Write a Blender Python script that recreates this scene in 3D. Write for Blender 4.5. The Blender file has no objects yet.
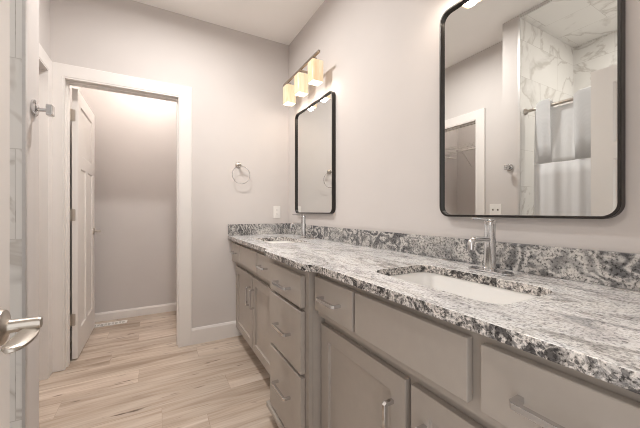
import bpy, bmesh, math, random
from mathutils import Vector, Matrix
random.seed(7)
S = bpy.context.scene
COL = S.collection

# ------------------------------------------------------------------ camera, world, exposure
F_PX, YAW, HORIZON, CAM_H = 298.58, 0.5016, 211.65, 1.1133
cam_d = bpy.data.cameras.new('camera')
cam = bpy.data.objects.new('camera', cam_d)
COL.objects.link(cam)
cam_d.sensor_width = 36.0
cam_d.lens = F_PX / 640 * 36.0
cam_d.shift_y = -(214 - HORIZON) / 640
cam_d.clip_start = 0.01
cam.location = (0, 0, CAM_H)
cam.rotation_euler = (math.pi / 2, 0, -YAW)
S.camera = cam

W = bpy.data.worlds.new('world'); S.world = W
W.use_nodes = True
W.node_tree.nodes['Background'].inputs[0].default_value = (1.0, 0.985, 0.97, 1)
W.node_tree.nodes['Background'].inputs[1].default_value = 1.1      # daylight of the room behind, through the entry doorway
S.view_settings.view_transform = 'Standard'
S.view_settings.look = 'None'
S.view_settings.gamma = 1
S.view_settings.use_curve_mapping = False
S.view_settings.exposure = 0.47
S.cycles.filter_width = 1.0
S.cycles.max_bounces = 10
S.cycles.diffuse_bounces = 6
S.cycles.sample_clamp_indirect = 6

P_VANITY, P_WC, P_CLOSET, P_BATH, P_SHOWER = 1.05, 15.0, 9.0, 18.0, 9.0     # lamp powers (W)

# ------------------------------------------------------------------ materials
def new_mat(name):
    m = bpy.data.materials.new(name); m.use_nodes = True
    nt = m.node_tree
    return m, nt, nt.nodes['Principled BSDF']

def N(nt, kind, **kw):
    n = nt.nodes.new(kind)
    for k, v in kw.items():
        if k.startswith('i_'):
            n.inputs[k[2:].replace('_', ' ')].default_value = v
        else:
            setattr(n, k, v)
    return n

def ramp(nt, src, stops, interp='LINEAR'):
    r = nt.nodes.new('ShaderNodeValToRGB')
    r.color_ramp.interpolation = interp
    el = r.color_ramp.elements
    while len(el) < len(stops): el.new(0.5)
    for e, (p, c) in zip(el, stops):
        e.position = p; e.color = (*c, 1) if len(c) == 3 else c
    nt.links.new(src, r.inputs[0])
    return r.outputs[0]

def mix(nt, fac, a, b, mode='MIX'):
    n = nt.nodes.new('ShaderNodeMix'); n.data_type = 'RGBA'; n.blend_type = mode
    for k, v in ((0, fac), (6, a), (7, b)):
        if hasattr(v, 'is_linked'): nt.links.new(v, n.inputs[k])
        else: n.inputs[k].default_value = v if not isinstance(v, tuple) else (*v, 1)[:4]
    return n.outputs[2]

def coords(nt, scale=(1, 1, 1), rot=(0, 0, 0), loc=(0, 0, 0)):
    tc = nt.nodes.new('ShaderNodeTexCoord'); mp = nt.nodes.new('ShaderNodeMapping')
    mp.inputs['Scale'].default_value = scale; mp.inputs['Rotation'].default_value = rot; mp.inputs['Location'].default_value = loc
    nt.links.new(tc.outputs['Object'], mp.inputs['Vector'])
    return mp.outputs[0]

def plain(name, col, rough=0.5, metal=0.0, grain=0.0, scale=60, spec=0.5, bump=0.0):
    m, nt, b = new_mat(name)
    b.inputs['Roughness'].default_value = rough; b.inputs['Metallic'].default_value = metal
    b.inputs['Specular IOR Level'].default_value = spec
    n = N(nt, 'ShaderNodeTexNoise', i_Scale=scale, i_Detail=4.0)
    nt.links.new(coords(nt), n.inputs['Vector'])
    lo = tuple(max(0, c * (1 - grain)) for c in col); hi = tuple(min(1, c * (1 + grain)) for c in col)
    nt.links.new(ramp(nt, n.outputs[0], [(0.3, lo), (0.7, hi)]), b.inputs['Base Color'])
    if bump:
        bp = N(nt, 'ShaderNodeBump', i_Strength=bump, i_Distance=0.002)
        nt.links.new(n.outputs[0], bp.inputs['Height']); nt.links.new(bp.outputs[0], b.inputs['Normal'])
    return m

WALL = plain('wall_paint', (0.610, 0.574, 0.556), 0.75, grain=0.012, scale=4, spec=0.2)
WALL_WC = WALL
CEIL = plain('ceiling_paint', (0.90, 0.875, 0.85), 0.85, grain=0.01, scale=5, spec=0.2)
TRIM = plain('trim_paint', (0.765, 0.730, 0.705), 0.38, grain=0.008, scale=8)
DOOR = plain('door_paint', (0.755, 0.720, 0.692), 0.38, grain=0.008, scale=8)
CAB = plain('greige_cabinet_paint', (0.385, 0.342, 0.304), 0.42, grain=0.02, scale=30)
CABIN = plain('cabinet_interior', (0.25, 0.22, 0.19), 0.6, grain=0.03)
CHROME = plain('chrome', (0.66, 0.66, 0.665), 0.07, 1.0, grain=0.01)
NICKEL = plain('brushed_nickel', (0.52, 0.475, 0.425), 0.30, 1.0, grain=0.03, scale=200)
BRONZE = plain('warm_nickel', (0.42, 0.36, 0.30), 0.35, 1.0, grain=0.03, scale=200)
BLACK = plain('black_metal', (0.022, 0.019, 0.017), 0.35, 0.3, grain=0.05)
PORC = plain('white_porcelain', (0.86, 0.85, 0.835), 0.12, grain=0.005)
PLASTIC = plain('white_plastic', (0.80, 0.775, 0.745), 0.35, grain=0.005)
SLOT = plain('dark_slot', (0.05, 0.045, 0.04), 0.6, grain=0.05)
WIRE = plain('white_coated_wire', (0.66, 0.63, 0.60), 0.4, grain=0.01)
RUBBER = plain('drain_dark_metal', (0.35, 0.35, 0.35), 0.25, 1.0, grain=0.02)
TRIMMETAL = plain('satin_tile_trim', (0.62, 0.61, 0.60), 0.35, 0.7, grain=0.02)

def mirror_mat():
    m, nt, b = new_mat('mirror_glass')
    b.inputs['Metallic'].default_value = 1; b.inputs['Roughness'].default_value = 0.0
    n = N(nt, 'ShaderNodeTexNoise', i_Scale=2.0)
    nt.links.new(coords(nt), n.inputs['Vector'])
    nt.links.new(ramp(nt, n.outputs[0], [(0, (0.785, 0.795, 0.785)), (1, (0.79, 0.80, 0.79))]), b.inputs['Base Color'])
    return m
MIRROR = mirror_mat()

def floor_mat():
    m, nt, b = new_mat('light_oak_vinyl_plank')
    v0 = coords(nt, loc=(0.35, 0.06, 0))
    sp = N(nt, 'ShaderNodeSeparateXYZ'); nt.links.new(v0, sp.inputs[0])
    dv = N(nt, 'ShaderNodeMath', operation='DIVIDE'); dv.inputs[1].default_value = 0.18; nt.links.new(sp.outputs[1], dv.inputs[0])
    fl = N(nt, 'ShaderNodeMath', operation='FLOOR'); nt.links.new(dv.outputs[0], fl.inputs[0])
    wn = N(nt, 'ShaderNodeTexWhiteNoise', noise_dimensions='1D'); nt.links.new(fl.outputs[0], wn.inputs['W'])
    ma = N(nt, 'ShaderNodeMath', operation='MULTIPLY_ADD'); ma.inputs[1].default_value = 1.22
    nt.links.new(wn.outputs['Value'], ma.inputs[0]); nt.links.new(sp.outputs[0], ma.inputs[2])
    cb = N(nt, 'ShaderNodeCombineXYZ'); nt.links.new(ma.outputs[0], cb.inputs[0]); nt.links.new(sp.outputs[1], cb.inputs[1])
    v = cb.outputs[0]
    br = N(nt, 'ShaderNodeTexBrick', offset=0.0, i_Scale=1.0)
    br.inputs['Brick Width'].default_value = 1.22; br.inputs['Row Height'].default_value = 0.18
    br.inputs['Mortar Size'].default_value = 0.0012; br.inputs['Mortar Smooth'].default_value = 0.1
    br.inputs['Color1'].default_value = (0, 0, 0, 1); br.inputs['Color2'].default_value = (1, 1, 1, 1)
    br.inputs['Mortar'].default_value = (0.5, 0.5, 0.5, 1)
    nt.links.new(v, br.inputs['Vector'])
    # per-plank offset of the grain
    off = N(nt, 'ShaderNodeVectorMath', operation='MULTIPLY_ADD')
    nt.links.new(br.outputs['Color'], off.inputs[0]); off.inputs[1].default_value = (7.3, 3.1, 5.0)
    nt.links.new(v, off.inputs[2])
    def stretched(sx, sy, scale, detail, dist):
        mp = N(nt, 'ShaderNodeMapping'); mp.inputs['Scale'].default_value = (sx, sy, 1)
        nt.links.new(off.outputs[0], mp.inputs['Vector'])
        n = N(nt, 'ShaderNodeTexNoise', i_Scale=scale, i_Detail=detail, i_Distortion=dist)
        nt.links.new(mp.outputs[0], n.inputs['Vector'])
        return n.outputs[0]
    broad = stretched(0.55, 5.5, 2.2, 4, 0.8)
    grain = stretched(1.2, 26, 3.5, 6, 0.4)
    knot = stretched(2.2, 13, 2.3, 2, 0.3)
    c = ramp(nt, broad, [(0.25, (0.330, 0.250, 0.190)), (0.45, (0.535, 0.440, 0.362)), (0.68, (0.665, 0.585, 0.510))])
    plank = ramp(nt, br.outputs['Color'], [(0.0, (0.86, 0.85, 0.835)), (1.0, (1.07, 1.07, 1.07))])
    c = mix(nt, 1.0, c, plank, 'MULTIPLY')
    g = ramp(nt, grain, [(0.32, (0.66, 0.60, 0.55)), (0.56, (1, 1, 1))])
    c = mix(nt, 0.5, c, g, 'MULTIPLY')
    k = ramp(nt, knot, [(0.665, (0, 0, 0)), (0.75, (1, 1, 1))])
    c = mix(nt, k, c, (0.13, 0.09, 0.065))
    seam = ramp(nt, br.outputs['Fac'], [(0.0, (1, 1, 1)), (1.0, (0.74, 0.70, 0.66))])
    c = mix(nt, 1.0, c, seam, 'MULTIPLY')
    nt.links.new(c, b.inputs['Base Color'])
    b.inputs['Roughness'].default_value = 0.42
    b.inputs['Specular IOR Level'].default_value = 0.35
    bp = N(nt, 'ShaderNodeBump', i_Strength=0.08, i_Distance=0.001)
    nt.links.new(grain, bp.inputs['Height']); nt.links.new(bp.outputs[0], b.inputs['Normal'])
    return m
FLOOR = floor_mat()

def granite_mat(name, stretch, body, veins, loc, crystals, mica, vscale=5.0, gscale=120.0, swirl=None):
    """body: stops of the broad cloud colour; crystals: stops of the grain multiplier; mica: share of black flecks"""
    m, nt, b = new_mat(name)
    v = coords(nt, stretch, loc=loc)
    w = N(nt, 'ShaderNodeTexNoise', i_Scale=2.6, i_Detail=4.0)
    nt.links.new(v, w.inputs['Vector'])
    wv = N(nt, 'ShaderNodeVectorMath', operation='MULTIPLY_ADD')
    nt.links.new(w.outputs['Color'], wv.inputs[0]); wv.inputs[1].default_value = (0.7, 0.7, 0.7); nt.links.new(v, wv.inputs[2])
    flow = N(nt, 'ShaderNodeTexNoise', i_Scale=vscale, i_Detail=5.0, i_Roughness=0.55, i_Distortion=0.7)
    nt.links.new(wv.outputs[0], flow.inputs['Vector'])
    c = ramp(nt, flow.outputs[0], body)
    # thin meandering veins: the zero crossings of a second noise
    vn = N(nt, 'ShaderNodeTexNoise', i_Scale=vscale * 0.55, i_Detail=6.0, i_Roughness=0.6, i_Distortion=0.5)
    off = N(nt, 'ShaderNodeVectorMath', operation='ADD'); off.inputs[1].default_value = (4.3, 1.7, 8.1)
    nt.links.new(wv.outputs[0], off.inputs[0]); nt.links.new(off.outputs[0], vn.inputs['Vector'])
    c = mix(nt, 1.0, c, ramp(nt, vn.outputs[0], veins), 'MULTIPLY')
    if swirl:        # folded bands, showing in patches
        wt = N(nt, 'ShaderNodeTexWave', i_Scale=swirl[0], i_Distortion=swirl[1], i_Detail=4.0, i_Detail_Scale=1.1, i_Detail_Roughness=0.6)
        nt.links.new(wv.outputs[0], wt.inputs['Vector'])
        pn = N(nt, 'ShaderNodeTexNoise', i_Scale=2.4, i_Detail=3.0)
        po = N(nt, 'ShaderNodeVectorMath', operation='ADD'); po.inputs[1].default_value = (9.3, 2.2, 1.4)
        nt.links.new(v, po.inputs[0]); nt.links.new(po.outputs[0], pn.inputs['Vector'])
        band = ramp(nt, wt.outputs['Fac'], swirl[2])
        c = mix(nt, ramp(nt, pn.outputs[0], swirl[3]), c, band)
    raw = coords(nt, (1, 1, 1), loc=loc)
    g1 = N(nt, 'ShaderNodeTexNoise', i_Scale=gscale, i_Detail=4.0, i_Roughness=0.65)
    nt.links.new(raw, g1.inputs['Vector'])
    c = mix(nt, 1.0, c, ramp(nt, g1.outputs[0], crystals), 'MULTIPLY')
    g2 = N(nt, 'ShaderNodeTexVoronoi', i_Scale=150.0, i_Randomness=1.0)
    nt.links.new(raw, g2.inputs['Vector'])
    sel = ramp(nt, g2.outputs['Color'], [(mica, (1, 1, 1)), (mica + 0.03, (0, 0, 0))])
    c = mix(nt, sel, c, mix(nt, 0.35, (0.045, 0.043, 0.046), c))
    nt.links.new(c, b.inputs['Base Color'])
    b.inputs['Roughness'].default_value = 0.12
    return m
ONE = (1, 1, 1)
GRANITE = granite_mat('white_granite', (2.3, 0.8, 2.0),
    [(0.28, (0.36, 0.37, 0.38)), (0.385, (0.70, 0.69, 0.70)), (0.50, (0.84, 0.85, 0.86)), (0.60, (0.84, 0.835, 0.825)), (0.68, (0.52, 0.51, 0.50))],
    [(0.30, ONE), (0.455, (0.96, 0.955, 0.95)), (0.480, (0.70, 0.68, 0.67)), (0.488, (0.46, 0.445, 0.44)), (0.496, (0.86, 0.85, 0.84)), (0.54, ONE)],
    (0.3, 0.1, 0), [(0.36, (0.42, 0.42, 0.425)), (0.46, (0.78, 0.78, 0.78)), (0.55, (1.03, 1.03, 1.03))], 0.085, 5.5, 170.0)
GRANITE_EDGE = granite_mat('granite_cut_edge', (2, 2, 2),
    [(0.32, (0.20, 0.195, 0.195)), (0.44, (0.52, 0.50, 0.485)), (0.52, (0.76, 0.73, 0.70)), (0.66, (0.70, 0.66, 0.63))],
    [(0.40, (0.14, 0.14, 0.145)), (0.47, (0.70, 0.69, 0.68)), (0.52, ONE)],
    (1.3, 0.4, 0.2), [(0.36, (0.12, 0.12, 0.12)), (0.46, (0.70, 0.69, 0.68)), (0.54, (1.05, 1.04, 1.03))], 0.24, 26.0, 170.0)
GRANITE_SPLASH = granite_mat('swirled_granite', (1.0, 1.1, 1.6),
    [(0.36, (0.30, 0.30, 0.305)), (0.44, (0.52, 0.515, 0.505)), (0.55, (0.66, 0.645, 0.625)), (0.64, (0.42, 0.415, 0.41))],
    [(0.30, ONE), (0.46, (0.75, 0.75, 0.75)), (0.49, (0.35, 0.35, 0.355)), (0.52, (0.82, 0.81, 0.80)), (0.60, ONE)],
    (2.1, 0.75, 0.4), [(0.36, (0.20, 0.20, 0.205)), (0.46, (0.74, 0.73, 0.72)), (0.54, (1.06, 1.05, 1.04))], 0.06, 5.0, 130.0,
    (7.5, 4.5, [(0.08, (0.085, 0.087, 0.095)), (0.40, (0.22, 0.222, 0.23)), (0.62, (0.36, 0.357, 0.355)), (0.92, (0.58, 0.565, 0.55))], [(0.38, (0.10, 0.10, 0.10)), (0.54, (0.85, 0.85, 0.85))]))

def tile_mat(name, axes, loc=(0, 0)):
    m, nt, b = new_mat(name)
    tc = nt.nodes.new('ShaderNodeTexCoord'); sp = nt.nodes.new('ShaderNodeSeparateXYZ'); cb = nt.nodes.new('ShaderNodeCombineXYZ')
    nt.links.new(tc.outputs['Object'], sp.inputs[0])
    for i, a in enumerate(axes):
        ad = N(nt, 'ShaderNodeMath', operation='ADD'); ad.inputs[1].default_value = loc[i]
        nt.links.new(sp.outputs['XYZ'.index(a)], ad.inputs[0]); nt.links.new(ad.outputs[0], cb.inputs[i])
    br = N(nt, 'ShaderNodeTexBrick', offset=0.5, i_Scale=1.0)
    br.inputs['Brick Width'].default_value = 0.61; br.inputs['Row Height'].default_value = 0.305
    br.inputs['Mortar Size'].default_value = 0.0016; br.inputs['Mortar Smooth'].default_value = 0.2
    br.inputs['Color1'].default_value = (0, 0, 0, 1); br.inputs['Color2'].default_value = (1, 1, 1, 1)
    nt.links.new(cb.outputs[0], br.inputs['Vector'])
    off = N(nt, 'ShaderNodeVectorMath', operation='MULTIPLY_ADD')
    nt.links.new(br.outputs['Color'], off.inputs[0]); off.inputs[1].default_value = (3.1, 5.7, 2.3); nt.links.new(tc.outputs['Object'], off.inputs[2])
    n = N(nt, 'ShaderNodeTexNoise', i_Scale=1.1, i_Detail=5.0, i_Roughness=0.55, i_Distortion=1.4)
    nt.links.new(off.outputs[0], n.inputs['Vector'])
    c = ramp(nt, n.outputs[0], [(0.30, (0.83, 0.82, 0.80)), (0.468, (0.83, 0.82, 0.80)), (0.491, (0.60, 0.575, 0.545)), (0.498, (0.70, 0.685, 0.665)), (0.525, (0.83, 0.82, 0.80)), (0.75, (0.85, 0.84, 0.82))])
    g = ramp(nt, br.outputs['Fac'], [(0.0, (1, 1, 1)), (1.0, (0.78, 0.77, 0.76))])
    c = mix(nt, 1.0, c, g, 'MULTIPLY')
    nt.links.new(c, b.inputs['Base Color'])
    b.inputs['Roughness'].default_value = 0.18
    return m
TILE_XZ = tile_mat('marble_tile_end', 'XZ', (0.11, 0.20))
TILE_YZ = tile_mat('marble_tile_back', 'YZ', (0.15, 0.20))
TILE_XY = tile_mat('marble_tile_ceiling', 'YX', (0.2, 0.1))

def shade_mat():
    m, nt, b = new_mat('alabaster_glass')
    n = N(nt, 'ShaderNodeTexNoise', i_Scale=9.0, i_Detail=5.0, i_Distortion=1.2)
    nt.links.new(coords(nt, (3, 3, 0.6)), n.inputs['Vector'])
    c = ramp(nt, n.outputs[0], [(0.35, (0.92, 0.64, 0.39)), (0.65, (1.0, 0.80, 0.57))])
    nt.links.new(mix(nt, 1.0, c, (0.45, 0.43, 0.40), 'MULTIPLY'), b.inputs['Base Color']); nt.links.new(c, b.inputs['Emission Color'])
    b.inputs['Emission Strength'].default_value = 0.50
    b.inputs['Roughness'].default_value = 0.3
    return m
SHADE = shade_mat()
def glow_mat(name, col, strength):
    m, nt, b = new_mat(name)
    n = N(nt, 'ShaderNodeTexNoise', i_Scale=3.0)
    nt.links.new(coords(nt), n.inputs['Vector'])
    nt.links.new(ramp(nt, n.outputs[0], [(0, col), (1, col)]), b.inputs['Emission Color'])
    b.inputs['Base Color'].default_value = (*col, 1)
    b.inputs['Emission Strength'].default_value = strength
    return m
BULB = glow_mat('lit_bulb', (1.0, 0.90, 0.74), 6.0)
DIFF = glow_mat('lit_diffuser', (1.0, 0.93, 0.84), 2.5)

def cloth_mat(name, col, transp):
    m, nt, b = new_mat(name)
    out = nt.nodes['Material Output']
    n = N(nt, 'ShaderNodeTexWave', i_Scale=160.0, i_Distortion=0.4)
    nt.links.new(coords(nt), n.inputs['Vector'])
    nt.links.new(ramp(nt, n.outputs[0], [(0, tuple(c * 0.96 for c in col)), (1, col)]), b.inputs['Base Color'])
    b.inputs['Roughness'].default_value = 0.8
    tl = N(nt, 'ShaderNodeBsdfTranslucent'); tl.inputs[0].default_value = (*col, 1)
    m1 = N(nt, 'ShaderNodeMixShader'); m1.inputs[0].default_value = 0.35
    nt.links.new(b.outputs[0], m1.inputs[1]); nt.links.new(tl.outputs[0], m1.inputs[2])
    tr = N(nt, 'ShaderNodeBsdfTransparent')
    m2 = N(nt, 'ShaderNodeMixShader'); m2.inputs[0].default_value = transp
    nt.links.new(m1.outputs[0], m2.inputs[1]); nt.links.new(tr.outputs[0], m2.inputs[2])
    nt.links.new(m2.outputs[0], out.inputs[0])
    return m
CLOTH = cloth_mat('white_curtain_cloth', (0.86, 0.86, 0.87), 0.03)
SHEER = cloth_mat('sheer_curtain_cloth', (0.86, 0.865, 0.875), 0.12)

# ------------------------------------------------------------------ mesh helpers
def mesh_obj(name, bm, mat, parent=None, smooth=False, bevel=0, seg=2):
    bmesh.ops.recalc_face_normals(bm, faces=bm.faces[:])
    me = bpy.data.meshes.new(name)
    bm.to_mesh(me); bm.free()
    for m in (mat if isinstance(mat, (list, tuple)) else [mat]): me.materials.append(m)
    if smooth:
        for p in me.polygons: p.use_smooth = True
        me.set_sharp_from_angle(angle=math.radians(40))
    o = bpy.data.objects.new(name, me)
    COL.objects.link(o)
    if parent is not None:
        o.parent = parent
        o.matrix_parent_inverse = Matrix.Translation(-parent.location)
    if bevel:
        md = o.modifiers.new('bevel', 'BEVEL'); md.width = bevel; md.segments = seg
        md.limit_method = 'ANGLE'; md.angle_limit = math.radians(40)
    return o

def box_bm(x0, x1, y0, y1, z0, z1):
    bm = bmesh.new()
    bmesh.ops.create_cube(bm, size=1)
    for v in bm.verts:
        v.co = Vector(((x0 + x1) / 2 + v.co.x * (x1 - x0), (y0 + y1) / 2 + v.co.y * (y1 - y0), (z0 + z1) / 2 + v.co.z * (z1 - z0)))
    return bm

def box(name, x0, x1, y0, y1, z0, z1, mat, parent=None, bevel=0, seg=2):
    return mesh_obj(name, box_bm(x0, x1, y0, y1, z0, z1), mat, parent, bevel=bevel, seg=seg)

def prism_bm(pts, axis, a, b):
    """polygon pts extruded along axis from a to b; pts are in the two other axes, in xyz order"""
    bm = bmesh.new()
    def P(p, t):
        return {'x': (t, p[0], p[1]), 'y': (p[0], t, p[1]), 'z': (p[0], p[1], t)}[axis]
    v0 = [bm.verts.new(P(p, a)) for p in pts]; v1 = [bm.verts.new(P(p, b)) for p in pts]
    n = len(pts)
    bm.faces.new(v0); bm.faces.new(v1[::-1])
    for i in range(n): bm.faces.new((v0[i], v0[(i + 1) % n], v1[(i + 1) % n], v1[i]))
    return bm

def prism(name, pts, axis, a, b, mat, parent=None, smooth=False, bevel=0):
    return mesh_obj(name, prism_bm(pts, axis, a, b), mat, parent, smooth, bevel)

def sweep_bm(path, prof, closed=False, up=None):
    """profile (list of 2D points) swept along a polyline with mitred joints"""
    pts = [Vector(p) for p in path]; n = len(pts)
    bm = bmesh.new(); rings = []
    def seg(i): return (pts[(i + 1) % n] - pts[i % n]).normalized()
    t0 = seg(0)
    ref = Vector(up) if up else (Vector((0, 0, 1)) if abs(t0.z) < 0.9 else Vector((1, 0, 0)))
    u = (ref - t0 * ref.dot(t0)).normalized()
    prev = t0
    for i in range(n):
        if closed: ta, tb = seg(i - 1), seg(i)
        else: ta, tb = seg(max(i - 1, 0)), seg(min(i, n - 2))
        if i > 0 or closed:
            q = prev.rotation_difference(ta); u = (q @ u).normalized()
            if i == 0: u = (u - ta * u.dot(ta)).normalized()
        prev = ta
        v = ta.cross(u)
        nb = (ta + tb).normalized()
        ring = []
        for (a, b) in prof:
            p = u * a + v * b
            d = p.dot(nb) / max(0.25, ta.dot(nb))      # slide onto the mitre plane
            ring.append(bm.verts.new(pts[i] + p - ta * d))
        rings.append(ring)
    m = len(prof)
    for i in range(n if closed else n - 1):
        A, B = rings[i], rings[(i + 1) % n]
        for k in range(m):
            bm.faces.new((A[k], A[(k + 1) % m], B[(k + 1) % m], B[k]))
    if not closed:
        bm.faces.new(rings[0][::-1]); bm.faces.new(rings[-1])
    return bm

def circ(r, n=12, r2=None):
    return [(r * math.cos(2 * math.pi * k / n), (r2 or r) * math.sin(2 * math.pi * k / n)) for k in range(n)]
def rect(a, b): return [(-a, -b), (a, -b), (a, b), (-a, b)]

def tube(name, path, r, mat, parent=None, closed=False, n=12):
    return mesh_obj(name, sweep_bm(path, circ(r, n), closed), mat, parent, smooth=True)

def arc(c, r, a0, a1, n, e1, e2):
    c, e1, e2 = Vector(c), Vector(e1), Vector(e2)
    return [c + e1 * (r * math.cos(a0 + (a1 - a0) * k / n)) + e2 * (r * math.sin(a0 + (a1 - a0) * k / n)) for k in range(n + 1)]

def lathe(name, prof, org, axis, mat, parent=None, n=28):
    """prof: (radius, height) along axis"""
    ax = Vector(axis).normalized()
    u = ax.orthogonal().normalized(); v = ax.cross(u)
    bm = bmesh.new(); rings = []
    for r, h in prof:
        if r < 1e-6: rings.append([bm.verts.new(Vector(org) + ax * h)])
        else: rings.append([bm.verts.new(Vector(org) + ax * h + (u * math.cos(2 * math.pi * k / n) + v * math.sin(2 * math.pi * k / n)) * r) for k in range(n)])
    for A, B in zip(rings, rings[1:]):
        for k in range(n):
            k2 = (k + 1) % n
            if len(A) == 1: bm.faces.new((A[0], B[k2], B[k]))
            elif len(B) == 1: bm.faces.new((A[k], A[k2], B[0]))
            else: bm.faces.new((A[k], A[k2], B[k2], B[k]))
    for R in (rings[0], rings[-1]):
        if len(R) > 1: bm.faces.new(R)
    return mesh_obj(name, bm, mat, parent, smooth=True)

def rrect(x0, x1, y0, y1, r, n=6):
    out = []
    for cx, cy, a in ((x1 - r, y1 - r, 0), (x0 + r, y1 - r, math.pi / 2), (x0 + r, y0 + r, math.pi), (x1 - r, y0 + r, 1.5 * math.pi)):
        out += [(cx + r * math.cos(a + math.pi / 2 * k / n), cy + r * math.sin(a + math.pi / 2 * k / n)) for k in range(n + 1)]
    return out

def thing(name, label, cat, loc, group=None):
    o = bpy.data.objects.new(name, None); COL.objects.link(o)
    o.location = loc; o.empty_display_size = 0.1
    return tag(o, label, cat, group)
def tag(o, label, cat, group=None):
    o['label'] = label; o['category'] = cat
    if group: o['group'] = group
    return o
def struct(o, label=None):
    o['kind'] = 'structure'
    if label: o['label'] = label
    return o
def copy_tree(o, shift, parent=None):
    c = o.copy(); COL.objects.link(c)
    if parent is None: c.location = Vector(o.location) + Vector(shift)
    else: c.parent = parent
    for ch in [x for x in bpy.data.objects if x.parent == o]: copy_tree(ch, shift, c)
    return c

# ------------------------------------------------------------------ setting
D, WX, HC = 2.714, 1.139, 2.743          # back wall, vanity wall, ceiling
XL, XS = -0.646, -0.392                  # closet wall plane, shower front plane
YT, YW = 1.372, 1.512                    # tiled face and far face of the shower end wall
WCY = 3.735
struct(box('floor', -2.2, 1.30, -0.10, 3.9, -0.10, 0.0, FLOOR), 'light oak vinyl plank floor running through bathroom and toilet room')
struct(box('ceiling', -2.2, 1.30, -0.07, 3.9, HC, HC + 0.1, CEIL), 'white painted ceiling')
struct(box('wall_right', WX, WX + 0.12, -0.07, 3.85, 0, HC, WALL), 'greige vanity wall behind both mirrors')
# back wall with the toilet room doorway
DX0, DX1, DZ = -0.574, 0.170, 2.062
struct(prism('wall_back', [(-0.76, 0), (DX0, 0), (DX0, DZ), (DX1, DZ), (DX1, 0), (WX, 0), (WX, HC), (-0.76, HC)], 'y', D, D + 0.12, WALL), 'greige end wall with the toilet room doorway')
CY0, CY1 = 1.915, 2.622                  # closet doorway
struct(prism('wall_left', [(YW, 0), (CY0, 0), (CY0, DZ), (CY1, DZ), (CY1, 0), (D, 0), (D, HC), (YW, HC)], 'x', XL - 0.11, XL, WALL), 'greige wall with the closet doorway')
struct(box('wall_shower_end', -2.1, XS, YT + 0.012, YW, 0, HC, WALL), 'short painted wall end beside the shower')
struct(box('wall_shower_tile_end', -1.34, XS - 0.004, YT, YT + 0.012, 0, HC, TILE_XZ), 'white marble tile at the far end of the shower')
struct(box('wall_shower_tile_back', -1.352, -1.34, 0.17, YT, 0, HC, TILE_YZ), 'white marble tile at the back of the shower')
struct(box('wall_shower_near', -1.5, XS, 0.05, 0.17, 0, HC, WALL), 'short painted wall at the near end of the shower')
struct(box('wall_shower_back', -1.5, -1.352, 0.17, YT + 0.012, 0, HC, WALL))
struct(box('ceiling_shower', -1.34, XS - 0.004, 0.17, YT, HC - 0.025, HC, TILE_XY), 'marble tiled shower ceiling')
struct(box('trim_shower_tile', XS - 0.006, XS + 0.003, YT - 0.003, YT + 0.014, 0, HC - 0.026, TRIMMETAL), 'metal edge trim between tile and painted wall end')
struct(box('trim_shower_ceiling', XS - 0.006, XS + 0.003, 0.17, YT - 0.003, HC - 0.028, HC, TRIMMETAL))
struct(box('floor_shower', -1.34, XS, 0.17, YT, 0.0, 0.09, PORC, bevel=0.012), 'white shower pan')
# entry wall behind the camera
EX0, EX1 = -0.285, 0.53
struct(prism('wall_front', [(-2.1, 0), (EX0, 0), (EX0, DZ), (EX1, DZ), (EX1, 0), (WX, 0), (WX, HC), (-2.1, HC)], 'y', -0.07, 0.05, WALL), 'greige entry wall')
# toilet room
struct(box('wall_toilet_room_back', -0.76, WX, WCY, WCY + 0.12, 0, HC, WALL), 'greige far wall of the toilet room')
struct(box('wall_toilet_room_left', -0.76, -0.655, D + 0.12, WCY, 0, HC, WALL))
# closet
struct(box('wall_closet_back', -1.92, -1.80, YW, 3.12, 0, HC, WALL), 'closet back wall')
struct(box('wall_closet_side', -1.80, -0.76, 3.0, 3.12, 0, HC, WALL), 'closet side wall')

def base_prof(t, h): return [(0, 0), (t, 0), (t, h - 0.018), (t * 0.45, h), (0, h)]
def baseboard(name, p0, p1, nrm, h, t=0.014):
    a, b = Vector((*p0, 0)), Vector((*p1, 0)); n = Vector((*nrm, 0))
    bm = bmesh.new(); rs = []
    for p in (a, b): rs.append([bm.verts.new(p + n * q[0] + Vector((0, 0, q[1]))) for q in base_prof(t, h)])
    m = len(rs[0])
    for k in range(m): bm.faces.new((rs[0][k], rs[0][(k + 1) % m], rs[1][(k + 1) % m], rs[1][k]))
    bm.faces.new(rs[0]); bm.faces.new(rs[1][::-1])
    return struct(mesh_obj(name, bm, TRIM))
baseboard('baseboard_back', (0.243, D), (0.70, D), (0, -1), 0.135)
baseboard('baseboard_toilet_room', (-0.655, WCY), (WX, WCY), (0, -1), 0.088)
baseboard('baseboard_toilet_room_left', (-0.655, D + 0.14), (-0.655, WCY - 0.014), (1, 0), 0.088)
baseboard('baseboard_left', (XL, YW), (XL, CY0 - 0.089), (1, 0), 0.135)
baseboard('baseboard_shower_end', (XS, YT + 0.016), (XS, YW), (1, 0), 0.135)

CW, CT = 0.089, 0.016                   # casing width and thickness
def casing(name, a0, a1, top, label, put):
    o0, o1, t = a0 - CW, a1 + CW, top + CW
    pts = [(o0, 0), (a0, 0), (a0, top), (a1, top), (a1, 0), (o1, 0), (o1, t), (o0, t)]
    return struct(put(name, pts), label)
R = 0.005
casing('trim_1', DX0 + R * 0, DX1 - R * 0, DZ, 'white flat casing around the toilet room doorway',
       lambda n, p: prism(n, [(max(x, XL + 0.001), z) for x, z in p], 'y', D - CT, D, TRIM, bevel=0.003))
casing('trim_2', CY0, CY1, DZ, 'white flat casing around the closet doorway',
       lambda n, p: prism(n, [(min(y, D - CT - 0.001), z) for y, z in p], 'x', XL, XL + CT, TRIM, bevel=0.003))
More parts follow.
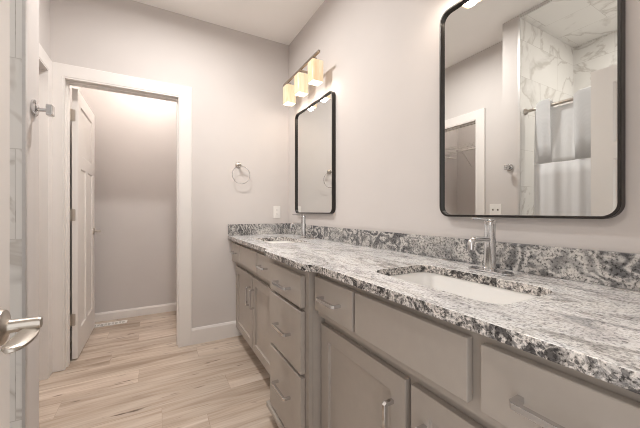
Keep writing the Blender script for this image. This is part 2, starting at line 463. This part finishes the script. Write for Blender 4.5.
# jambs with stops (one U-shaped lining per doorway)
def lining(name, a0, a1, top, t, axis, b0, b1):
    pts = [(a0, 0), (a0 + t, 0), (a0 + t, top - t), (a1 - t, top - t), (a1 - t, 0), (a1, 0), (a1, top), (a0, top)]
    return struct(prism(name, pts, axis, b0, b1, TRIM))
lining('trim_3', DX0 + 0.0004, DX1 - 0.0004, DZ - 0.0004, 0.010, 'y', D - CT + 0.002, D + 0.122)
lining('trim_4', DX0 + 0.010, DX1 - 0.010, DZ - 0.010, 0.010, 'y', D + 0.036, D + 0.084)
lining('trim_5', CY0, CY1, DZ, 0.008, 'x', XL - 0.112, XL + CT - 0.002)
lining('trim_6', CY0 + 0.008, CY1 - 0.008, DZ - 0.008, 0.011, 'x', XL - 0.075, XL - 0.035)
lining('trim_7', EX0, EX1, DZ, 0.008, 'y', -0.075, 0.055)

# ------------------------------------------------------------------ doors
def panel_door_bm(w, h, t):
    """three-panel craftsman slab in local x (0..w), y (0..t), z (0..h): one wide panel above two tall ones"""
    st = 0.11
    xs = [0, st, w / 2 - 0.045, w / 2 + 0.045, w - st, w]
    zs = [0, 0.20, 1.435, 1.535, 1.92, h]
    bm = bmesh.new()
    sides = []
    for y in (0, t):
        g = [[bm.verts.new((x, y, z)) for x in xs] for z in zs]
        fs = {}
        for j in range(5):
            for i in range(5): fs[(i, j)] = bm.faces.new((g[j][i], g[j][i + 1], g[j + 1][i + 1], g[j + 1][i]))
        sides.append((g, fs))
    (ga, fa), (gb, fb) = sides
    for k in range(5):
        bm.faces.new((ga[0][k], ga[0][k + 1], gb[0][k + 1], gb[0][k]))
        bm.faces.new((ga[5][k], ga[5][k + 1], gb[5][k + 1], gb[5][k]))
        bm.faces.new((ga[k][0], ga[k + 1][0], gb[k + 1][0], gb[k][0]))
        bm.faces.new((ga[k][5], ga[k + 1][5], gb[k + 1][5], gb[k][5]))
    bmesh.ops.recalc_face_normals(bm, faces=bm.faces[:])
    for fs in (fa, fb):
        top = bmesh.ops.dissolve_faces(bm, faces=[fs[(1, 3)], fs[(2, 3)], fs[(3, 3)]])['region']
        pans = [fs[(1, 1)], fs[(3, 1)]] + top
        bmesh.ops.inset_individual(bm, faces=pans, thickness=0.012, depth=-0.009)
    return bm

def hinge(name, parent, x, y, z):
    """butt hinge: leaf on the door edge plus knuckle"""
    bm = prism_bm(rrect(x - 0.009, x + 0.026, z - 0.044, z + 0.044, 0.006, 4), 'y', y - 0.0025, y)
    h = mesh_obj(name, bm, NICKEL, parent)
    lathe('knuckle', [(0.0055, -0.045), (0.0055, 0.045)], (x - 0.005, y - 0.004, z), (0, 0, 1), NICKEL, h, 12)
    return h

# toilet room door, swung 90 degrees into the toilet room, hinges towards us
WDX, WDY = -0.5520, D + 0.126
d1 = thing('door_1', 'white three-panel door opened into the toilet room', 'door', (WDX, WDY, 0.0)); d1['kind'] = 'structure'
bm = panel_door_bm(0.70, 2.022, 0.035)
bmesh.ops.transform(bm, matrix=Matrix.Translation((WDX + 0.035, WDY, 0.012)) @ Matrix.Rotation(math.pi / 2, 4, 'Z'), verts=bm.verts[:])
mesh_obj('door_slab', bm, DOOR, d1, bevel=0.0015)
for z in (1.832, 1.088, 0.305): hinge('hinge', d1, WDX - 0.004, WDY, z)
hd = lathe('door_handle', [(0.031, 0), (0.031, 0.008), (0.012, 0.012), (0.011, 0.055), (0, 0.055)], (WDX + 0.035, WDY + 0.63, 0.93), (1, 0, 0), NICKEL, d1)
prism('lever_blade', rrect(WDX + 0.078, WDX + 0.092, WDY + 0.51, WDY + 0.645, 0.006, 4), 'z', 0.924, 0.936, NICKEL, hd, bevel=0.002)

# entry door, opened along the shower, lever towards us
EDX, EDY, EDW = -0.272, 0.062, 0.808     # visible face plane, hinge edge, width
d2 = thing('door_2', 'white three-panel entry door standing open at the left edge', 'door', (EDX, EDY, 0.0)); d2['kind'] = 'structure'
bm = panel_door_bm(EDW, 2.022, 0.035)
bmesh.ops.transform(bm, matrix=Matrix.Translation((EDX, EDY, 0.012)) @ Matrix.Rotation(math.pi / 2, 4, 'Z'), verts=bm.verts[:])
mesh_obj('door_slab', bm, DOOR, d2, bevel=0.0015)
HY, HZ = 0.806, 0.888
hd = lathe('door_handle', [(0.036, 0), (0.036, 0.006), (0.033, 0.012), (0.016, 0.017), (0.0125, 0.022), (0.0120, 0.062), (0.010, 0.067), (0, 0.068)], (EDX, HY, HZ), (1, 0, 0), NICKEL, d2)
# paddle lever running back towards the hinge side
bm = bmesh.new()
sec = []
for k in range(13):
    s = k / 12
    y = HY + 0.004 - 0.092 * s
    half = 0.0125 * (1.0 + 0.25 * math.sin(math.pi * s)) * (1.0 if s < 0.86 else math.sqrt(max(0.0, 1 - ((s - 0.86) / 0.145) ** 2)))
    xc = EDX + 0.052 + 0.006 * math.sin(s * 1.4) - 0.014 * s * s
    zc = HZ - 0.0085 - 0.010 * s
    sec.append([bm.verts.new((xc + half * a, y, zc + 0.0045 * b - 0.15 * half * a)) for a, b in ((-1, -.5), (-.6, -1), (.6, -1), (1, -.5), (1, .5), (.6, 1), (-.6, 1), (-1, .5))])
for A, B in zip(sec, sec[1:]):
    for k in range(8): bm.faces.new((A[k], A[(k + 1) % 8], B[(k + 1) % 8], B[k]))
bm.faces.new(sec[0]); bm.faces.new(sec[-1][::-1])
mesh_obj('lever_blade', bm, NICKEL, hd, smooth=True)

# ------------------------------------------------------------------ vanity cabinets
XD, XDF, XF, XFL, XB, XBF = 0.570, 0.605, 0.592, 0.627, 0.530, 0.552
ZT = 0.872
def slab_front(name, x0, y0, y1, z0, z1, parent, t=0.0205):
    return box(name, x0, x0 + t, y0, y1, z0, z1, CAB, parent, bevel=0.0025)
def shaker(name, x0, y0, y1, z0, z1, parent, t=0.0205):
    bm = box_bm(x0, x0 + t, y0, y1, z0, z1)
    bm.faces.ensure_lookup_table()
    f = min(bm.faces, key=lambda f: f.calc_center_median().x)
    bmesh.ops.inset_individual(bm, faces=[f], thickness=0.084, depth=0)
    bmesh.ops.inset_individual(bm, faces=[f], thickness=0.0015, depth=-0.011)
    return mesh_obj(name, bm, CAB, parent, bevel=0.0018)
def pull(parent, x, y, z, L, vertical=False):
    e = Vector((0, 0, 1)) if vertical else Vector((0, 1, 0))
    c = Vector((x, y, z)); out = Vector((-0.030, 0, 0)); a = e * (L / 2)
    k = 0.004
    pth = [c - a, c - a + out * 0.85, c - a + out + e * k, c + a + out - e * k, c + a + out * 0.85, c + a]
    h = mesh_obj('pull', sweep_bm(pth, rect(0.0058, 0.0058)), CHROME, parent, bevel=0.001)
    h['label'] = 'chrome bar pull'
    return h
def sink_base(label, y0, y1, drawers, false_front, doors, group):
    t = thing('vanity_sink_cabinet', label, 'cabinet', (0.85, (y0 + y1) / 2, 0))
    fr = [(XF, ZT), (XF, 0.684), (XFL, 0.684), (XFL, 0.10), (XFL + 0.018, 0.10), (XFL + 0.018, 0.702), (XF + 0.018, 0.702), (XF + 0.018, ZT)]
    prism('face_frame', fr, 'y', y0, y1, CAB, t)
    sp = [(XF + 0.019, ZT), (XF + 0.019, 0.703), (XFL + 0.019, 0.703), (XFL + 0.019, 0.10), (0.695, 0.10), (0.695, 0.0), (1.134, 0.0), (1.134, ZT)]
    for a, b in ((y0, y0 + 0.017), (y1 - 0.017, y1)): prism('side_panel', sp, 'y', a, b, CAB, t)
    box('bottom_panel', XFL + 0.019, 1.134, y0 + 0.018, y1 - 0.018, 0.10, 0.118, CABIN, t)
    box('toe_kick', 0.696, 0.712, y0 + 0.018, y1 - 0.018, 0.0, 0.099, CAB, t)
    for a, b, kind in drawers:
        d = slab_front('drawer', XD, a, b, 0.712, 0.848, t)
        if kind == 'pull': pull(d, XD, (a + b) / 2, 0.779, 0.118)
    slab_front('false_drawer_front', XD, *false_front, 0.712, 0.848, t)
    for a, b, hy in doors:
        d = shaker('cabinet_door', XDF, a, b, 0.12, 0.646, t)
        pull(d, XDF, hy, 0.497, 0.128, True)
    return t
sink_base('greige two-door sink cabinet nearest the end wall and towel ring', 1.562, D - 0.002,
          [(2.350, 2.612, 'pull'), (1.600, 1.880, 'pull')], (1.898, 2.334),
          [(2.116, 2.612, 2.160), (1.612, 2.108, 2.068)], None)
sink_base('greige two-door sink cabinet under the large mirror, nearest the camera', 0.085, 1.098,
          [(0.818, 1.086, 'pull'), (0.100, 0.371, 'pull')], (0.400, 0.803),
          [(0.612, 1.098 - 0.004, 0.662), (0.106, 0.592, 0.542)], None)
# drawer bank, stands forward of the two sink cabinets
by0, by1 = 1.102, 1.558
t = thing('drawer_cabinet', 'greige three-drawer cabinet projecting between the two sink cabinets', 'cabinet', (0.85, 1.33, 0))
box('face_frame', XBF, XBF + 0.018, by0, by1, 0.064, ZT, CAB, t)
for a, b in ((by0, by0 + 0.017), (by1 - 0.017, by1)):
    prism('side_panel', [(XBF + 0.019, ZT), (XBF + 0.019, 0.064), (0.62, 0.064), (0.62, 0), (1.134, 0), (1.134, ZT)], 'y', a, b, CAB, t)
box('bottom_panel', XBF + 0.019, 1.134, by0 + 0.018, by1 - 0.018, 0.064, 0.082, CABIN, t)
box('toe_kick', 0.621, 0.637, by0 + 0.018, by1 - 0.018, 0.0, 0.063, CAB, t)
box('base_ledge', XB - 0.008, XBF - 0.0005, by0 - 0.002, by1 + 0.002, 0.062, 0.088, CAB, t, bevel=0.003)
for z0, z1, hz in ((0.708, 0.842, 0.768), (0.428, 0.692, 0.560), (0.100, 0.412, 0.274)):
    d = slab_front('drawer', XB, 1.134, 1.522, z0, z1, t)
    pull(d, XB, 1.322, hz, 0.150)

# ------------------------------------------------------------------ countertop
SX0, SX1, SR = 0.672, 0.950, 0.055
SINKS = ((0.392, 0.852), (1.885, 2.345))
def counter():
    XC, XCB = 0.555, 0.517
    outer = [(XC, D - 0.001), (XC, 1.625), (XC - 0.008, 1.612), (XCB + 0.006, 1.586), (XCB, 1.572), (XCB, 1.094), (XCB + 0.006, 1.080), (XC - 0.008, 1.050), (XC, 1.036), (XC, 0.078), (WX - 0.001, 0.078), (WX - 0.001, D - 0.001)]
    bm = bmesh.new()
    def loop(pts):
        vs = [bm.verts.new((x, y, 0.902)) for x, y in pts]
        return [bm.edges.new((vs[i], vs[(i + 1) % len(vs)])) for i in range(len(vs))]
    es = loop(outer)
    for a, b in SINKS: es += loop(rrect(SX0, SX1, a, b, SR, 8))
    bmesh.ops.triangle_fill(bm, use_beauty=True, use_dissolve=False, edges=es)
    fs = bm.faces[:]
    r = bmesh.ops.extrude_face_region(bm, geom=fs)
    bmesh.ops.translate(bm, vec=(0, 0, -0.0295), verts=[v for v in r['geom'] if isinstance(v, bmesh.types.BMVert)])
    bmesh.ops.recalc_face_normals(bm, faces=bm.faces[:])
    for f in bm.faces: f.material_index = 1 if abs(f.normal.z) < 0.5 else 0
    return mesh_obj('countertop', bm, [GRANITE, GRANITE_EDGE])
o = counter()
md = o.modifiers.new('bevel', 'BEVEL'); md.width = 0.003; md.segments = 2; md.limit_method = 'ANGLE'; md.angle_limit = math.radians(50)
tag(o, 'long white and grey granite countertop with two sink cutouts', 'countertop')
ZC = 0.902
tag(box('backsplash', WX - 0.021, WX - 0.001, 0.078, D - 0.001, ZC + 0.0005, 1.0005, GRANITE_SPLASH, bevel=0.0015), 'long swirled grey granite backsplash along the mirror wall', 'backsplash')
tag(box('side_splash', 0.556, WX - 0.022, D - 0.021, D - 0.001, ZC + 0.0005, 1.0005, GRANITE_SPLASH, bevel=0.0015), 'short granite splash on the end wall under the outlet', 'backsplash')

# ------------------------------------------------------------------ sinks
def sink(y0, y1, label):
    t = thing('undermount_sink', label, 'sink', ((SX0 + SX1) / 2, (y0 + y1) / 2, 0.74))
    bm = bmesh.new()
    e = 0.004
    def ring(d, z, r):
        return [bm.verts.new((x, y, z)) for x, y in rrect(SX0 - e + d, SX1 + e - d, y0 - e + d, y1 + e - d, r, 8)]
    rs = [ring(-0.018, 0.8715, SR + 0.02), ring(0, 0.8715, SR), ring(0.004, 0.85, SR), ring(0.014, 0.78, SR), ring(0.028, 0.752, SR * 0.95), ring(0.055, 0.742, SR * 0.8), ring(0.10, 0.738, 0.03)]
    ro = [ring(-0.018, 0.862, SR + 0.02), ring(-0.008, 0.855, SR), ring(0.004, 0.775, SR), ring(0.02, 0.742, SR * 0.95), ring(0.055, 0.730, SR * 0.8)]
    chain = rs[::-1] + ro
    n = len(rs[0])
    for A, B in zip(chain, chain[1:]):
        for k in range(n): bm.faces.new((A[k], A[(k + 1) % n], B[(k + 1) % n], B[k]))
    bm.faces.new(chain[0]); bm.faces.new(chain[-1])
    mesh_obj('basin', bm, PORC, t, smooth=True)
    lathe('drain', [(0.024, 0), (0.024, 0.003), (0.018, 0.004), (0.016, 0.001), (0, 0.0012)], ((SX0 + SX1) / 2 + 0.02, (y0 + y1) / 2, 0.7383), (0, 0, 1), CHROME, t)
    return t
sink(*SINKS[0], 'white rectangular undermount sink in front of the large mirror')
sink(*SINKS[1], 'white rectangular undermount sink at the far end by the side splash')

# ------------------------------------------------------------------ faucets
def faucet(x, y, label):
    t = thing('faucet', label, 'faucet', (x, y, ZC), 'chrome single-lever faucets')
    z = ZC + 0.0008
    prism('deck_plate', [(x + a, y + b) for a, b in rrect(-0.026, 0.026, -0.078, 0.078, 0.0255, 8)], 'z', z, z + 0.006, CHROME, t, bevel=0.002)
    zb = z + 0.0062
    lathe('body', [(0.0225, 0), (0.0225, 0.006), (0.0190, 0.010), (0.0185, 0.155), (0.0192, 0.157), (0.0192, 0.168), (0.016, 0.171), (0, 0.171)], (x, y, zb), (0, 0, 1), CHROME, t)
    zs = z + 0.112
    pth = [(x - 0.012, y, zs), (x - 0.085, y, zs + 0.006)] + [tuple(p) for p in arc((x - 0.085, y, zs - 0.016), 0.022, math.pi / 2, math.pi, 6, (1, 0, 0), (0, 0, 1))[1:]] + [(x - 0.107, y, zs - 0.028)]
    mesh_obj('spout', sweep_bm(pth, circ(0.0095, 14, 0.0115)), CHROME, t, smooth=True)
    h = lathe('handle', [(0.0130, 0), (0.0130, 0.005), (0.009, 0.008), (0, 0.008)], (x, y, zb + 0.1715), (0, 0, 1), CHROME, t)
    tube('lever', [(x - 0.006, y, zb + 0.1755), (x - 0.098, y, zb + 0.182)], 0.0034, CHROME, h)
    return t
faucet(1.030, 0.634, 'chrome single-lever faucet in front of the large mirror')
faucet(1.030, 2.150, 'chrome single-lever faucet below the small mirror near the corner')

# ------------------------------------------------------------------ mirrors
def mirror(y0, y1, z0, z1, label):
    t = thing('wall_mirror', label, 'mirror', (WX, (y0 + y1) / 2, (z0 + z1) / 2))
    xf, xg, w, r = WX - 0.030, WX - 0.016, 0.0085, 0.045
    bm = bmesh.new()
    def ring(d, x): return [bm.verts.new((x, y, z)) for y, z in rrect(y0 + d, y1 - d, z0 + d, z1 - d, r - d, 8)]
    rs = [ring(0, WX - 0.0005), ring(0, xf + 0.0015), ring(0.0015, xf), ring(w - 0.0015, xf), ring(w, xf + 0.0015), ring(w, WX - 0.0005)]
    n = len(rs[0])
    for A, B in zip(rs, rs[1:] + rs[:1]):
        for k in range(n): bm.faces.new((A[k], A[(k + 1) % n], B[(k + 1) % n], B[k]))
    mesh_obj('frame', bm, BLACK, t, smooth=True)
    prism('mirror_pane', rrect(y0 + w, y1 - w, z0 + w, z1 - w, r - w, 8), 'x', xg, xg + 0.005, MIRROR, t)
    return t
mirror(0.318, 0.914, 1.092, 1.993, 'large black framed mirror with rounded corners above the near sink')
mirror(1.840, 2.500, 1.098, 1.995, 'black framed rounded mirror by the corner, above the far sink')

# ------------------------------------------------------------------ vanity lights
def lamp(name, kind, loc, power, size, col, parent=None, rot=None):
    l = bpy.data.lights.new(name, kind); l.energy = power; l.color = col
    if kind == 'POINT': l.shadow_soft_size = size
    if kind == 'AREA': l.shape = 'DISK'; l.size = size
    o = bpy.data.objects.new(name, l); COL.objects.link(o); o.location = loc
    if rot: o.rotation_euler = rot
    if parent is not None:
        o.parent = parent; o.matrix_parent_inverse = Matrix.Translation(-parent.location)
    return o
def vanity_light(yc, label):
    t = thing('vanity_light', label, 'wall lamp', (WX, yc, 2.2))
    bx = 1.004
    prism('backplate', rrect(yc - 0.06, yc + 0.06, 2.185, 2.300, 0.01, 4), 'x', WX - 0.022, WX - 0.0005, BRONZE, t, bevel=0.003)
    tube('arm', [(WX - 0.0225, yc, 2.243), (bx + 0.009, yc, 2.243)], 0.009, BRONZE, t)
    box('bar', bx - 0.008, bx + 0.008, yc - 0.332, yc + 0.332, 2.235, 2.251, BRONZE, t, bevel=0.002)
    for k in (-1, 0, 1):
        ys = yc + k * 0.244; xs = 1.020
        lathe('shade_holder', [(0.012, 0), (0.012, 0.014), (0.024, 0.016), (0.024, 0.022), (0, 0.022)], (xs, ys, 2.2345), (0, 0, -1), BRONZE, t, 20)
        bm = bmesh.new()
        def ring(h, z): return [bm.verts.new((xs + a, ys + b, z)) for a, b in rrect(-h, h, -h, h, 0.010, 4)]
        rs = [ring(0.010, 2.208), ring(0.042, 2.208), ring(0.0455, 2.202), ring(0.0445, 2.054), ring(0.041, 2.054), ring(0.0415, 2.200), ring(0.010, 2.203)]
        n = len(rs[0])
        for A, B in zip(rs, rs[1:] + rs[:1]):
            for j in range(n): bm.faces.new((A[j], A[(j + 1) % n], B[(j + 1) % n], B[j]))
        s = mesh_obj('shade', bm, SHADE, t, smooth=True)
        lathe('bulb', [(0, 0), (0.016, 0.004), (0.026, 0.018), (0.029, 0.034), (0.024, 0.052), (0.014, 0.074), (0.013, 0.098), (0, 0.098)], (xs, ys, 2.086), (0, 0, 1), BULB, s, 16)
        lamp('bulb_light', 'POINT', (xs, ys, 2.058), P_VANITY, 0.030, (1.0, 0.90, 0.79), t)
    return t
vanity_light(0.600, 'three-shade vanity light above the large mirror')
vanity_light(2.173, 'three-shade vanity light lit above the small mirror near the corner')

def ceiling_light(x, y, power, label, r=0.11):
    t = thing('ceiling_light', label, 'ceiling lamp', (x, y, HC))
    lathe('canopy', [(0.065, 0), (0.065, 0.012), (0.045, 0.026), (0.045, 0.034), (0, 0.034)], (x, y, HC - 0.0005), (0, 0, -1), NICKEL, t, 32)
    strength = power / (math.pi * 4 * math.pi * r * r)
    pr = [(0.0 if k in (0, 12) else r * math.sin(math.pi * k / 12), r * (1 - math.cos(math.pi * k / 12))) for k in range(13)]
    lathe('globe', pr, (x, y, HC - 0.036), (0, 0, -1), glow_mat('lit_globe', (1.0, 0.935, 0.870), strength), t, 28)
    return t
t = thing('fill_ceiling_light', 'added unseen ceiling fill light of the bathroom', 'ceiling lamp', (0.15, 1.85, HC))  # invented lamp kept out of view, added as general fill for the bathroom
lathe('trim_ring', [(0.095, 0), (0.095, 0.006), (0.080, 0.009), (0.078, 0.0015), (0, 0.0015)], (0.15, 1.85, HC - 0.0003), (0, 0, -1), PLASTIC, t, 36)
lathe('lens', [(0.077, 0.002), (0.076, 0.006), (0, 0.007)], (0.15, 1.85, HC - 0.0003), (0, 0, -1), DIFF, t, 36)
lamp('lamp_light', 'AREA', (0.15, 1.85, HC - 0.012), P_BATH, 0.15, (1.0, 0.965, 0.925), t).data.spread = math.radians(172)
ceiling_light(0.00, 3.30, P_WC, 'round ceiling light of the toilet room')
ceiling_light(-1.25, 2.20, P_CLOSET, 'round ceiling light of the closet')
t = thing('shower_downlight', 'round recessed downlight in the tiled shower ceiling', 'ceiling lamp', (-0.87, 0.55, HC - 0.025))
lathe('trim_ring', [(0.075, 0), (0.075, 0.004), (0.058, 0.006), (0.056, 0.0015), (0, 0.0015)], (-0.87, 0.55, HC - 0.0255), (0, 0, -1), PLASTIC, t, 32)
lathe('lens', [(0.055, 0.002), (0.054, 0.005), (0, 0.006)], (-0.87, 0.55, HC - 0.0255), (0, 0, -1), DIFF, t, 32)
lamp('lamp_light', 'AREA', (-0.87, 0.55, HC - 0.034), P_SHOWER, 0.10, (1.0, 0.95, 0.88), t)

# ------------------------------------------------------------------ small wall things
# towel ring
tx, tz = 0.648, 1.532
t = thing('towel_ring', 'chrome towel ring on the end wall above the counter', 'towel ring', (tx, D, tz))
lathe('wall_rose', [(0.026, 0), (0.026, 0.006), (0.020, 0.012), (0.010, 0.016), (0.009, 0.040), (0.013, 0.043), (0.013, 0.056), (0.008, 0.060), (0, 0.060)], (tx, D, tz), (0, -1, 0), NICKEL, t)
rc = (tx + 0.014, D - 0.047, tz - 0.092)
tube('ring', arc(rc, 0.078, 0, 2 * math.pi * 47 / 48, 47, (1, 0, 0), (0, 0, 1)), 0.0030, CHROME, t, closed=True, n=8)
# outlet
def outlet_on_end_wall():
    x, z = 1.015, 1.110
    t = thing('wall_outlet', 'white single outlet on the end wall beside the mirror corner', 'outlet', (x, D, z))
    prism('cover_plate', rrect(x - 0.035, x + 0.035, z - 0.058, z + 0.058, 0.006, 4), 'y', D - 0.006, D - 0.0003, PLASTIC, t, bevel=0.002)
    f = prism('receptacle', rrect(x - 0.0165, x + 0.0165, z - 0.034, z + 0.034, 0.003, 3), 'y', D - 0.0085, D - 0.0062, PLASTIC, t, bevel=0.0008)
    for dz in (0.019, -0.019):
        for dx in (-0.006, 0.006): box('slot', x + dx - 0.001, x + dx + 0.001, D - 0.0095, D - 0.0087, z + dz - 0.004, z + dz + 0.004, SLOT, f)
outlet_on_end_wall()
def double_plate():
    y, z = 1.722, 1.130
    t = thing('light_switch', 'white double switch plate beside the closet doorway, seen in the mirror', 'light switch', (XL, y, z))
    prism('cover_plate', rrect(y - 0.058, y + 0.058, z - 0.058, z + 0.058, 0.006, 4), 'x', XL + 0.0003, XL + 0.006, PLASTIC, t, bevel=0.002)
    for dy in (-0.024, 0.024):
        prism('toggle', [(XL + 0.0062, z - 0.007), (XL + 0.016, z + 0.004), (XL + 0.016, z + 0.010), (XL + 0.0062, z + 0.009)], 'y', y + dy - 0.005, y + dy + 0.005, CABIN, t)
double_plate()
# robe hook on the shower end wall
hy, hz = 1.452, 1.490
t = thing('robe_hook', 'chrome robe hook on the short wall end beside the shower', 'hook', (XS, hy, hz))
lathe('wall_rose', [(0.030, 0), (0.030, 0.006), (0.025, 0.011), (0.012, 0.014), (0, 0.014)], (XS + 0.0003, hy, hz), (1, 0, 0), CHROME, t)
tube('post', [(XS + 0.014, hy, hz - 0.004), (XS + 0.038, hy, hz - 0.002)], 0.007, CHROME, t)
prism('hook_end', rrect(hy - 0.016, hy + 0.016, hz - 0.022, hz + 0.018, 0.005, 4), 'x', XS + 0.0375, XS + 0.057, CHROME, t, bevel=0.003)

# floor register in the toilet room
x0, x1, y0, y1 = -0.555, -0.258, 3.545, 3.632
t = thing('floor_register', 'white slotted floor vent along the toilet room baseboard', 'floor vent', ((x0 + x1) / 2, (y0 + y1) / 2, 0))
bm = bmesh.new()
es = []
def lp(pts):
    vs = [bm.verts.new((a, b, 0.001)) for a, b in pts]
    return [bm.edges.new((vs[i], vs[(i + 1) % len(vs)])) for i in range(len(vs))]
es += lp([(x0, y0), (x1, y0), (x1, y1), (x0, y1)])
for k in range(2):
    ya = y0 + 0.018 + k * 0.028
    for j in range(9):
        xa = x0 + 0.018 + j * 0.0295
        es += lp([(xa, ya), (xa + 0.0235, ya), (xa + 0.0235, ya + 0.022), (xa, ya + 0.022)])
bmesh.ops.triangle_fill(bm, use_beauty=True, use_dissolve=False, edges=es)
r = bmesh.ops.extrude_face_region(bm, geom=bm.faces[:])
bmesh.ops.translate(bm, vec=(0, 0, 0.005), verts=[v for v in r['geom'] if isinstance(v, bmesh.types.BMVert)])
mesh_obj('grille', bm, PLASTIC, t)
box('damper', x0 + 0.012, x1 - 0.012, y0 + 0.012, y1 - 0.012, 0.0003, 0.0009, SLOT, t)

# ------------------------------------------------------------------ shower rod and curtain
RX, RZ = -0.476, 1.952
t = thing('shower_curtain_rod', 'brushed nickel shower rod across the tiled shower', 'curtain rod', (RX, YT, RZ))
tube('rod', [(RX, 0.172, RZ), (RX, YT - 0.002, RZ)], 0.0125, NICKEL, t, n=16)
for yy, dr in ((YT - 0.0003, -1), (0.1703, 1)): lathe('end_flange', [(0.027, 0), (0.027, 0.006), (0.0135, 0.020), (0.0127, 0.020)], (RX, yy, RZ), (0, dr, 0), NICKEL, t, 20)
def fold(y): return 0.010 * math.sin(y * 33) + 0.004 * math.sin(y * 81 + 1.3)
def sheet(y0, y1, ny, rows):
    """rows: list of functions y -> (x, z)"""
    bm = bmesh.new(); grid = []
    for i in range(ny + 1):
        y = y0 + (y1 - y0) * i / ny
        grid.append([bm.verts.new((f(y)[0], y, f(y)[1])) for f in rows])
    for i in range(ny):
        for j in range(len(rows) - 1): bm.faces.new((grid[i][j], grid[i + 1][j], grid[i + 1][j + 1], grid[i][j + 1]))
    return bm
t = thing('shower_curtain', 'white shower curtain with a sheer upper panel hanging in the shower', 'curtain', (RX, 0.8, 0.12))
def back_row(z):
    k = max(0.0, min(1.0, (z - 1.6) / 0.3))
    return lambda y: (RX - 0.012 - 0.016 * k + fold(y) * (1 - 0.85 * k), z)
parts = [('sheer_panel', 0.42, 1.312, 150, [back_row(1.502 + 0.434 * k / 12) for k in range(13)], SHEER),
         ('fabric_panel', 0.42, 1.312, 150, [back_row(0.13 + 1.37 * k / 14) for k in range(15)], CLOTH)]
for a, b in ((1.180, 1.283), (0.860, 1.034), (0.42, 0.60)):      # loops of the header that go over the front of the rod
    def loop_row(x, z, fo):
        def f(y):
            e = min(1.0, 6 * min(y - a, b - y) / (b - a))
            return (RX + x + fo * fold(y), z + (0.022 * e if z > 1.96 else 0))
        return f
    rows = [loop_row(-0.009, 1.503, 1), loop_row(0.002, 1.65, 0.7), loop_row(0.012, 1.80, 0.3), loop_row(0.019, 1.90, 0.1),
            loop_row(0.019, 1.955, 0), loop_row(0.016, 1.978, 0), loop_row(0.0, 1.986, 0), loop_row(-0.016, 1.978, 0), loop_row(-0.024, 1.955, 0), loop_row(-0.026, 1.93, 0)]
    parts.append(('header_loop', a, b, 30, rows, SHEER))
for nm, a, b, ny, rows, mt in parts:
    o = mesh_obj(nm, sheet(a, b, ny, rows), mt, t, smooth=True)
    sd = o.modifiers.new('solid', 'SOLIDIFY'); sd.thickness = 0.0012; sd.offset = 0

# ------------------------------------------------------------------ closet shelf (seen in the mirror)
def wire_shelf(label, along, a0, a1, b0, b1, z):
    """along 'y': length a0..a1 on y, depth b0..b1 on x (b1 is the front lip)"""
    def P(a, b, zz): return (b, a, zz) if along == 'y' else (a, b, zz)
    t = thing('wire_shelf', label, 'shelf', P((a0 + a1) / 2, b0, z))
    n = 22
    for k in range(5):
        b = b0 + (b1 - b0) * k / 4
        tube('long_wire', [P(a0, b, z), P(a1, b, z)], 0.0032, WIRE, t, n=6)
    tube('front_lip', [P(a0, b1, z - 0.03), P(a1, b1, z - 0.03)], 0.0035, WIRE, t, n=6)
    for k in range(n):
        a = a0 + (a1 - a0) * (k + 0.5) / n
        tube('cross_wire', [P(a, b0, z + 0.0045), P(a, b1, z + 0.0045), P(a, b1, z - 0.03)], 0.0018, WIRE, t, n=5)
    tube('hanging_rod', [P(a0, b1 + (b0 - b1) * 0.12, z - 0.075), P(a1, b1 + (b0 - b1) * 0.12, z - 0.075)], 0.011, WIRE, t, n=10)
    for k in (0.15, 0.5, 0.85):
        a = a0 + (a1 - a0) * k
        tube('bracket', [P(a, b1 + (b0 - b1) * 0.08, z - 0.006), P(a, b0, z - 0.27)], 0.005, WIRE, t, n=8)
wire_shelf('white wire shelf with hanging rod on the closet back wall', 'y', 1.56, 2.98, -1.798, -1.50, 2.045)
wire_shelf('short white wire shelf on the closet side wall', 'x', -1.42, -0.80, 2.998, 2.72, 1.93)
